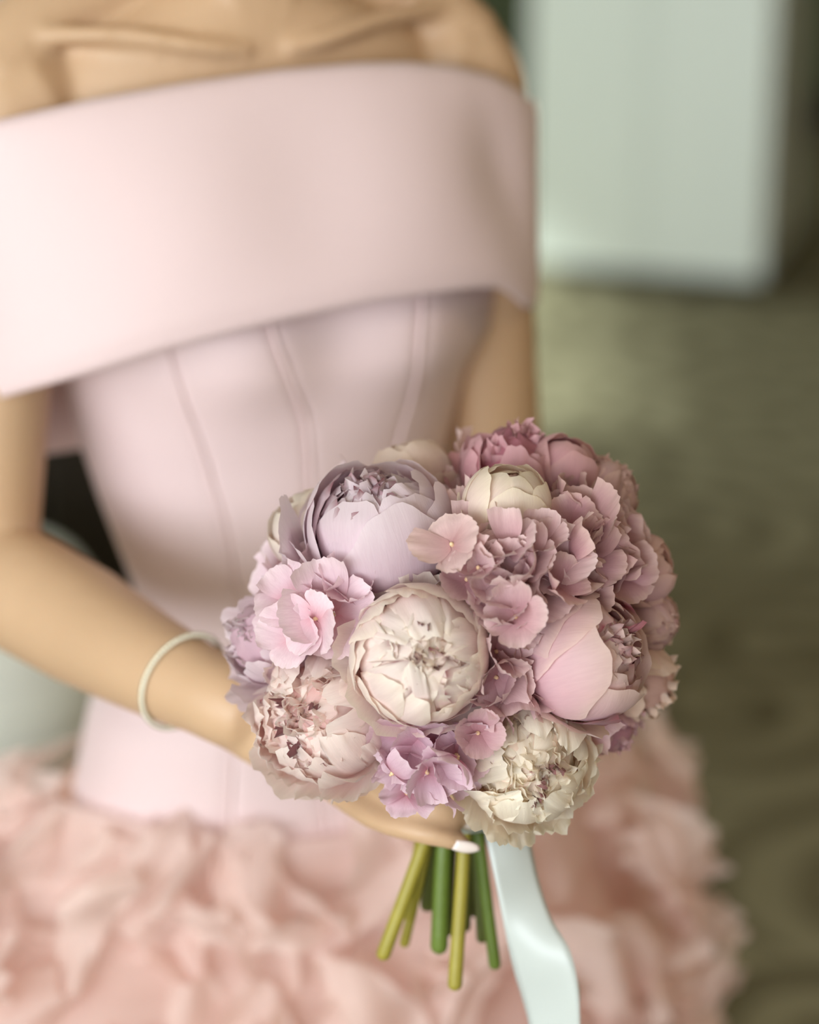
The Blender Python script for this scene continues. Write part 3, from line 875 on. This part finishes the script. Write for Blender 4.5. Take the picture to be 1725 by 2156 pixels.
        for i in range(8): S(a0+1+i*.8, rg.uniform(1.0, 1.06), 0, rg.uniform(75, 110), .55, .06, .22, .10, nu=15, nv=15, stretch=stretch)
    if True:   # solid core added so no dark hole shows between the inner petals
        kv = []
        for j in range(13):
            th = math.pi*j/12
            for i in range(22):
                f = 2*math.pi*i/22
                r = (.70 if kind not in ('globe', 'bud') else .60)*(1+.06*math.sin(5*f+3*th)+.05*math.sin(9*f-7*th))*R
                kv.append(Bs @ Vector((r*math.sin(th)*math.cos(f), r*math.sin(th)*math.sin(f), .06*R+r*math.cos(th))))
        kc = np.tile(np.array(list((np.array(c0)*.5+np.array(c1)*.5))+[1.0]), (len(kv), 1))
        mesh_obj('heart', kv, gridf(22, 13, True), M_PETAL, e, cols=kc, uvs=np.array([(i % 22/22, i/286) for i in range(len(kv))]))
    stem(e, c, ax, R)
    return e, c, R, Bs, rg, (c0, c1, c2)

LILAC = ((212, 160, 176), (228, 206, 214), (234, 218, 222))
CREAMP = ((226, 176, 176), (236, 214, 206), (240, 228, 208))
WHITEP = ((240, 194, 190), (247, 228, 225), (248, 238, 225))
PINKR = ((205, 140, 155), (228, 190, 198), (234, 208, 200))
CREAM = ((244, 216, 198), (248, 237, 222), (249, 242, 226))
BLUSH = ((236, 182, 176), (246, 224, 219), (247, 234, 226))
DEEP = ((178, 92, 110), (210, 150, 162), (218, 172, 176))
DUSTY = ((186, 122, 132), (212, 172, 174), (222, 190, 180))
PEO = []
def pe(*a, **k):
    r = peony(*a, **k); PEO.append(r); return r
p1 = pe(800, 1108, 160, 150, (-.12, .80, .55), 'globe', LILAC, 3, 'large lilac-pink peony with a half-open crown, upper left of the bouquet', red=1)
p2 = pe(1068, 1062, 98, 215, (.12, .75, .45), 'bud', CREAMP, 8, 'round cream-pink peony bud beside the large lilac peony')
p3 = pe(885, 1378, 148, 300, (.02, .06, 1), 'open', WHITEP, 12, 'white peony facing forward in the middle of the bouquet', red=1, stretch=1.05)
p4 = pe(1238, 1380, 143, 225, (.72, .32, .55), 'globe', PINKR, 21, 'smooth rose-pink globe peony with crimson flecks right of the white centre one', red=2)
p5 = pe(1112, 1605, 136, 170, (.12, -.10, 1), 'crumple', CREAM, 33, 'crumpled cream-white peony with a crimson-streaked heart above the ribbon', red=1)
p6 = pe(680, 1507, 146, 140, (-.35, .0, .9), 'crumple', BLUSH, 41, 'blush peony with red flecks at the lower left, over the hand', red=1)
p7 = pe(562, 1345, 102, 40, (-.6, .3, .6), 'loose', LILAC, 52, 'loose pale lilac peony at the far left edge of the bouquet')
p8 = pe(652, 1115, 92, 0, (-.6, .6, .2), 'bud', ((236, 206, 200), (240, 224, 220), (242, 230, 216)), 61, 'pale closed peony behind the large lilac one')
p9 = pe(868, 1005, 92, -60, (-.2, .95, .1), 'bud', ((224, 180, 168), (234, 210, 200), (238, 220, 206)), 71, 'shell-pink closed peony at the top of the bouquet, nearest the bodice')
p10 = pe(1080, 995, 120, 0, (.0, .9, .3), 'loose', DEEP, 83, 'deep rose peony with crimson edges crowning the top of the bouquet')
p11 = pe(1350, 1198, 80, 10, (.75, .3, .4), 'bud', ((200, 140, 148), (220, 178, 184), (226, 192, 184)), 91, 'closed dusty-pink peony bud on the right edge of the bouquet')
p12 = pe(1368, 1305, 68, -10, (.8, -.1, .5), 'open', DUSTY, 95, 'small mauve peony under the closed bud at the right edge', red=1)
p13 = pe(1345, 1430, 92, -30, (.7, -.3, .2), 'loose', ((214, 160, 150), (228, 196, 184), (232, 208, 190)), 101, 'ruffled beige-pink peony behind the rose-pink globe peony')
p14 = pe(1285, 1535, 62, -10, (.4, -.8, .2), 'loose', ((190, 120, 140), (214, 168, 180), (222, 184, 190)), 105, 'small rosy peony beneath the rose-pink globe peony')
p15 = pe(1262, 1040, 86, -20, (.6, .6, .3), 'open', DUSTY, 111, 'dusty-rose frilled peony behind the cream bud, top right')
p16 = pe(1185, 990, 82, 20, (.4, .8, .3), 'bud', ((196, 128, 140), (214, 164, 172), (220, 176, 176)), 117, 'rosy rounded peony between the crowning one and the frilled one')

# single petals the photograph shows standing off particular flowers
def extra(pf, phi, r, th0, th1, w, tilt, lip, ruf, rr=0, **kw):
    e, c, R, Bs, rg, cc = pf
    dta = shell_petal(phi, r, rad(th0), rad(th1), w, tilt, lip, ruf, rg, **kw)
    add_petal(e, dta, Bs, R, petal_cols(dta[1], dta[2], *cc, rg, rr))
def phi_towards(pf, px, py):
    e, c, R, Bs, rg, cc = pf
    d = (P(px, py, (c-CAM).dot(CF))-c)
    l = Bs.transposed() @ d
    return math.atan2(l.y, l.x)
extra(p1, phi_towards(p1, 640, 1085), 1.05, 20, 112, .5, .05, .28, .05, nu=15, nv=15)
extra(p1, phi_towards(p1, 660, 1150), 1.06, 10, 96, .5, .05, .24, .05, nu=15, nv=15)
extra(p4, phi_towards(p4, 1150, 1260), 1.04, 20, 128, .5, .02, .05, .04, rr=2, nu=19, nv=19)
for q in ((980, 1700), (1010, 1740), (1100, 1745), (960, 1620), (1060, 1740)):
    extra(p5, phi_towards(p5, *q), 1.08, 10, 100, .26, .03, .22, .06, nu=13, nv=15)
extra(p6, phi_towards(p6, 560, 1620), 1.1, 10, 95, .5, .05, .22, .06, nu=15, nv=15)
extra(p6, phi_towards(p6, 740, 1660), 1.08, 10, 100, .4, .05, .18, .06, nu=15, nv=15)
extra(p7, phi_towards(p7, 490, 1450), 1.15, 10, 90, .5, .05, .35, .06, nu=15, nv=15)

def extra_ruffle(pf, psi, px, py, Rt, wd, rr, rot=0, curl=.4):
    e, c, R, Bs, rg, cc = pf
    dta = ruffle_petal(phi_towards(pf, px, py), psi, Rt, wd, rg, rot=rot, curl=curl, ruf=.10, nu=11, nv=13)
    o = add_petal(e, dta, Bs, R, petal_cols(dta[1], dta[2], *cc, rg, rr))
    if rr == 3: o['label'] = 'crimson-flushed inner petal'
for q in ((1138, 1595, .28), (1130, 1630, .22), (1122, 1660, .40), (1112, 1690, .55), (1165, 1600, .42)):
    extra_ruffle(p5, q[2], q[0], q[1], 1.02, .085, 3, rot=.6, curl=.2)
for q in ((625, 1470, .45), (630, 1535, .40), (660, 1580, .50), (715, 1470, .35)):
    extra_ruffle(p6, q[2], q[0], q[1], 1.02, .085, 3, rot=.5, curl=.2)
for q in ((880, 1300, .50), (900, 1310, .45), (940, 1420, .35)):
    extra_ruffle(p3, q[2], q[0], q[1], 1.0, .05, 3, rot=.4, curl=.2)
for q in ((1320, 1310, .3),):
    extra_ruffle(p4, q[2], q[0], q[1], 1.0, .08, 3, rot=.3, curl=.2)
extra(p4, phi_towards(p4, 1140, 1310), 1.01, 60, 118, .30, .03, .0, .03, rr=3)
extra(p4, phi_towards(p4, 1230, 1525), 1.02, 40, 104, .26, .03, .02, .03, rr=3)

# ---- hydrangeas
def floret_petal(L_, wd, cup, rg, serr, fold):
    nu, nv = 21, 11
    ph = [rg.uniform(0, 6.28) for _ in range(4)]
    u = np.linspace(-1, 1, nu)[None, :].repeat(nv, 0); v = np.linspace(0, 1, nv)[:, None].repeat(nu, 1)
    w = wd*np.sin(np.minimum(.12+v*.95, 1)*math.pi*.56)**.8
    x = .06*L_+L_*v*(1-.30*np.abs(u)**2.2*v)+serr*L_*v**4*(np.sin(u*17+ph[0])+.6*np.sin(u*29+ph[1]))
    y = u*w
    z = cup*L_*v**1.6+fold*L_*u*u*v - .10*L_*np.maximum(v-.7, 0)*3 + .05*L_*v*v*(np.sin(u*4+ph[1])+.6*np.sin(u*8+ph[2]+v*3))
    return np.stack([x, y, z], -1).reshape(-1, 3), u.ravel(), v.ravel(), (nu, nv)
HYD = [  # px, py, colours, label
    ((1055, 1180), ((186, 134, 140), (212, 174, 177), (226, 200, 197)), 'dusty-pink hydrangea between the cream bud and the white centre peony'),
    ((1065, 1350), ((184, 132, 138), (211, 172, 176), (226, 200, 197)), 'dusty-pink hydrangea filling the gap left of the rose-pink globe peony'),
    ((1235, 1150), ((168, 106, 116), (200, 154, 160), (216, 184, 176)), 'darker rose hydrangea near the right edge of the bouquet'),
    ((672, 1275), ((216, 160, 170), (238, 212, 220), (242, 222, 226)), 'light pink hydrangea left of the white centre peony'),
    ((880, 1605), ((200, 136, 152), (222, 188, 202), (232, 208, 216)), 'orchid-pink hydrangea hanging below the white centre peony'),
    ((1060, 1480), ((184, 130, 137), (209, 168, 174), (224, 194, 194)), 'rose hydrangea wedged above the crumpled cream peony'),
    ((965, 1050), ((200, 152, 152), (221, 188, 186), (232, 206, 200)), 'peach-pink hydrangea tuft between lilac peony and cream bud')]
heads = []
for (hx, hy), cc, lab in HYD:
    ctr = P(hx, hy, DB-.045)
    e = empty('hydrangea', ctr)
    tag(e, lab, 'hydrangea', 'hydrangeas of the hand-held bouquet')
    heads.append((e, ctr, tuple(lin(*q) for q in cc), (hx, hy)))
def floret(hd, c, axis, size, rg, cup=None):
    e, ctr, cc, _ = hd
    Bs = flower_basis(axis)
    spin = rg.uniform(0, 6.28)
    f = MB()
    tb = [Vector((0, 0, -.0005)), Vector((0, 0, .0012))]
    Bm = Bs.to_3x3() if hasattr(Bs, 'to_3x3') else Bs
    f.tube([Bm @ q for q in tb], [.0014, .0012], 8)
    f.tube([Bm @ Vector((0, 0, -.002)), (ctr-c)*.45], [.0008, .0009], 6)
    fo = f.build('floret', M_FL, e); fo.location = c-ctr
    cu = rg.uniform(.3, .95) if cup is None else cup
    for k in range(4):
        a = spin+k*math.pi/2+rg.uniform(-.12, .12)
        L_ = size*rg.uniform(.86, 1.08)
        p, u, v, sh = floret_petal(L_, L_*rg.uniform(.58, .72), cu+rg.uniform(-.4, .4)+.03*(k % 2), rg, .022, rg.uniform(-.15, .35))
        Rz = np.array([[math.cos(a), -math.sin(a), 0], [math.sin(a), math.cos(a), 0], [0, 0, 1]])
        p = p @ Rz.T
        p[:, 2] += .0006*(k % 2)
        q = p @ np.array(Bs).T
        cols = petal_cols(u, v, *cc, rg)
        uvs = np.stack([u*.3+.5+rg.random()*3, v*.8], 1)
        mesh_obj('petal', q, gridf(*sh), M_HYD, fo, cols=cols, uvs=uvs)
M_FL = simple('floret_eye', lin(222, 190, 150), .5)
hr = random.Random(5)
# prominent florets: px, py, depth offset (px toward camera), axis, size(m), cup, head
EXPL = [(1058, 1282, 335, (-.1, .5, .9), .0155, .9, 1), (698, 1290, 235, (-.1, .2, .9), .0235, .45, 3), (905, 1580, 235, (.05, -.4, .9), .0215, .55, 4),
        (1090, 1180, 330, (-.2, .6, .8), .020, .5, 0), (1160, 1190, 300, (.3, .5, .8), .019, .5, 0), (1000, 1150, 270, (-.2, .6, .7), .019, .4, 0),
        (985, 1215, 320, (.1, .3, .9), .017, .8, 0), (1060, 1225, 330, (.0, .3, .9), .018, .7, 0), (1130, 1245, 310, (.3, .2, .9), .018, .6, 0),
        (1052, 1370, 300, (.5, .2, .8), .015, .8, 1), (1050, 1430, 280, (.3, -.2, .8), .016, .7, 1), (1078, 1315, 300, (.4, .4, .8), .015, .7, 1),
        (1215, 1120, 185, (-.1, .6, .8), .021, .8, 2), (1235, 1185, 215, (.2, .4, .8), .020, .6, 2), (1300, 1200, 140, (.4, .3, .8), .019, .3, 2),
        (1290, 1130, 95, (.6, .4, .5), .019, .4, 2), (1180, 1050, 30, (.3, .7, .6), .018, .4, 2), (1200, 1260, 230, (.4, .5, .8), .018, .5, 2),
        (640, 1230, 130, (-.5, .5, .7), .020, .4, 3), (700, 1210, 165, (-.2, .5, .8), .019, .6, 3), (620, 1310, 130, (-.6, .1, .7), .020, .4, 3),
        (705, 1370, 150, (-.2, -.3, .9), .021, .3, 3), (740, 1240, 220, (-.1, .5, .8), .016, .7, 3),
        (850, 1560, 240, (-.3, -.5, .8), .021, .4, 4), (930, 1612, 205, (.2, -.6, .7), .020, .5, 4), (868, 1612, 195, (-.2, -.7, .7), .019, .5, 4), (955, 1560, 235, (.3, -.3, .9), .018, .7, 4),
        (1015, 1492, 255, (-.1, -.85, .5), .020, .5, 5), (1085, 1478, 235, (.25, -.9, .4), .020, .35, 5), (1140, 1470, 180, (.2, -.8, .5), .017, .6, 5), (1040, 1455, 270, (-.3, .5, .8), .016, .9, 5),
        (965, 1030, 20, (-.1, .8, .5), .014, .4, 6), (985, 1085, 170, (-.2, .7, .6), .016, .5, 6), (950, 1085, 150, (-.3, .7, .6), .016, .6, 6)]
for (x, y, z, ax, sz, cp, h) in EXPL:
    sz *= 1.06; cp = .15+cp*1.25
    c = P(x, y, DB-z*px2m())
    floret(heads[h], c-camdir(*ax)*sz*.25, camdir(*ax), sz, hr, cp)
# filler florets over the rest of the dome, only where no peony sits
cnt = 0
for layer, (rd, num) in enumerate(((.108, 330), (.096, 260))):
    for i in range(num):
        zc = 1-2*(i+.5)/num; th = i*2.39996
        rr = math.sqrt(1-zc*zc)
        dr = CR*(rr*math.cos(th))+CU*(rr*math.sin(th))-CF*zc
        if dr.dot(-CF) < -.45: continue
        if dr.dot((BIND-BC).normalized()) > .58: continue
        c = BC+dr*rd
        if any((c-q[1]).length < q[2]*1.02 or dr.angle((q[1]-BC).normalized()) < 1.2*math.asin(min(.95, q[2]/(q[1]-BC).length)) for q in PEO): continue
        if math.dist(proj(c), (1095, 1478)) < 62: continue
        hd = min(heads, key=lambda h: (h[1]-c).length)
        ax = (dr+Vector((hr.uniform(-1, 1), hr.uniform(-1, 1), hr.uniform(-1, 1)))).normalized()
        floret(hd, c, ax, hr.uniform(.0145, .0185), hr)
        cnt += 1
print('filler florets', cnt)
# leaves under the dome
for i in range(14):
    a = i*2.4; dr = (CR*math.cos(a)+CU*math.sin(a)*.9-CF*(.3+.5*hr.random())).normalized()
    c = BC+dr*.03; t = BC+dr*.088
    s = dr.cross(CF+CR*.3).normalized(); nn = dr.cross(s)
    v = []
    for j in range(9):
        q = j/8; w = .022*math.sin(math.pi*min(.98, q*.95+.03))
        for k in range(5):
            u = (k/4-.5)*2
            v.append(c.lerp(t, q)+s*u*w+nn*(.006*u*u)-c)
    o = mesh_obj('leaf', v, gridf(5, 9), M_LEAF, heads[i % 7][0]); o.location = c-heads[i % 7][1]

# ------------------------------------------------------------------ ribbon
rb = empty('ribbon', BIND)
tag(rb, 'pale grey-white satin ribbon hanging from the bound stems', 'ribbon')
def strip(name, pts, nv=40, nu=9, wave=.002, seed=0):
    """pts: (left px, left py, right px, right py, dl, dr)"""
    a = np.array(pts, float); v = []
    tt = np.linspace(0, len(pts)-1, nv)
    def cr(t):
        i = min(int(t), len(pts)-2); f = t-i
        p0, p1, p2, p3 = a[max(i-1, 0)], a[i], a[i+1], a[min(i+2, len(pts)-1)]
        return .5*(2*p1+(p2-p0)*f+(2*p0-5*p1+4*p2-p3)*f*f+(3*p1-p0-3*p2+p3)*f**3)
    for t in tt:
        q = [float(z) for z in cr(float(t))]; l = P(q[0], q[1], q[4]); r = P(q[2], q[3], q[5])
        for i in range(nu):
            u = i/(nu-1)
            v.append(l.lerp(r, u)-CF*(wave*math.sin(u*3.1)*(1+math.sin(t*2+seed)))-BIND)
    o = mesh_obj(name, v, gridf(nu, nv), M_RIBBON, rb)
    so = o.modifiers.new('t', 'SOLIDIFY'); so.thickness = .0004
    return o
strip('ribbon_tail', [(1005, 1690, 1085, 1690, 1.462, 1.47), (1020, 1750, 1112, 1752, 1.452, 1.462), (1042, 1850, 1134, 1852, 1.45, 1.462), (1062, 1950, 1162, 1935, 1.455, 1.455),
      (1082, 2040, 1200, 2000, 1.462, 1.446), (1106, 2120, 1218, 2080, 1.468, 1.446), (1125, 2200, 1222, 2190, 1.47, 1.452), (1150, 2300, 1216, 2310, 1.48, 1.46), (1130, 2420, 1240, 2420, 1.49, 1.48)])
strip('ribbon_tail', [(1000, 1695, 1060, 1695, 1.488, 1.49), (1040, 1800, 1110, 1800, 1.490, 1.49), (1075, 1950, 1150, 1950, 1.485, 1.49), (1150, 2080, 1215, 2060, 1.478, 1.475),
      (1168, 2150, 1221, 2150, 1.474, 1.468), (1180, 2250, 1240, 2250, 1.48, 1.48), (1160, 2350, 1240, 2350, 1.49, 1.49)], seed=2)
w = MB()
secs = []
for j in range(5):
    c = BIND+CU*(.012-.006*j)-BIND
    secs.append((c, CR*(.0235+.001*math.sin(j*2)), CF*.0215))
w.loft(secs, 32, cap=False)
o = w.build('ribbon_wrap', M_RIBBON, rb)
so = o.modifiers.new('t', 'SOLIDIFY'); so.thickness = .0006
for s in (-1, 1):   # bow loops tucked under the flowers
    v = []
    for j in range(15):
        a = math.pi*2*j/14
        for i in range(5):
            u = (i/4-.5)*.022
            v.append(-CF*.027+CR*(s*(.018-.018*math.cos(a))+.01)+CU*(.014+.008*math.sin(a)*s+u*.6)-CF*(.006*math.sin(a)))
    mesh_obj('bow_loop', v, gridf(5, 15), M_RIBBON, rb)
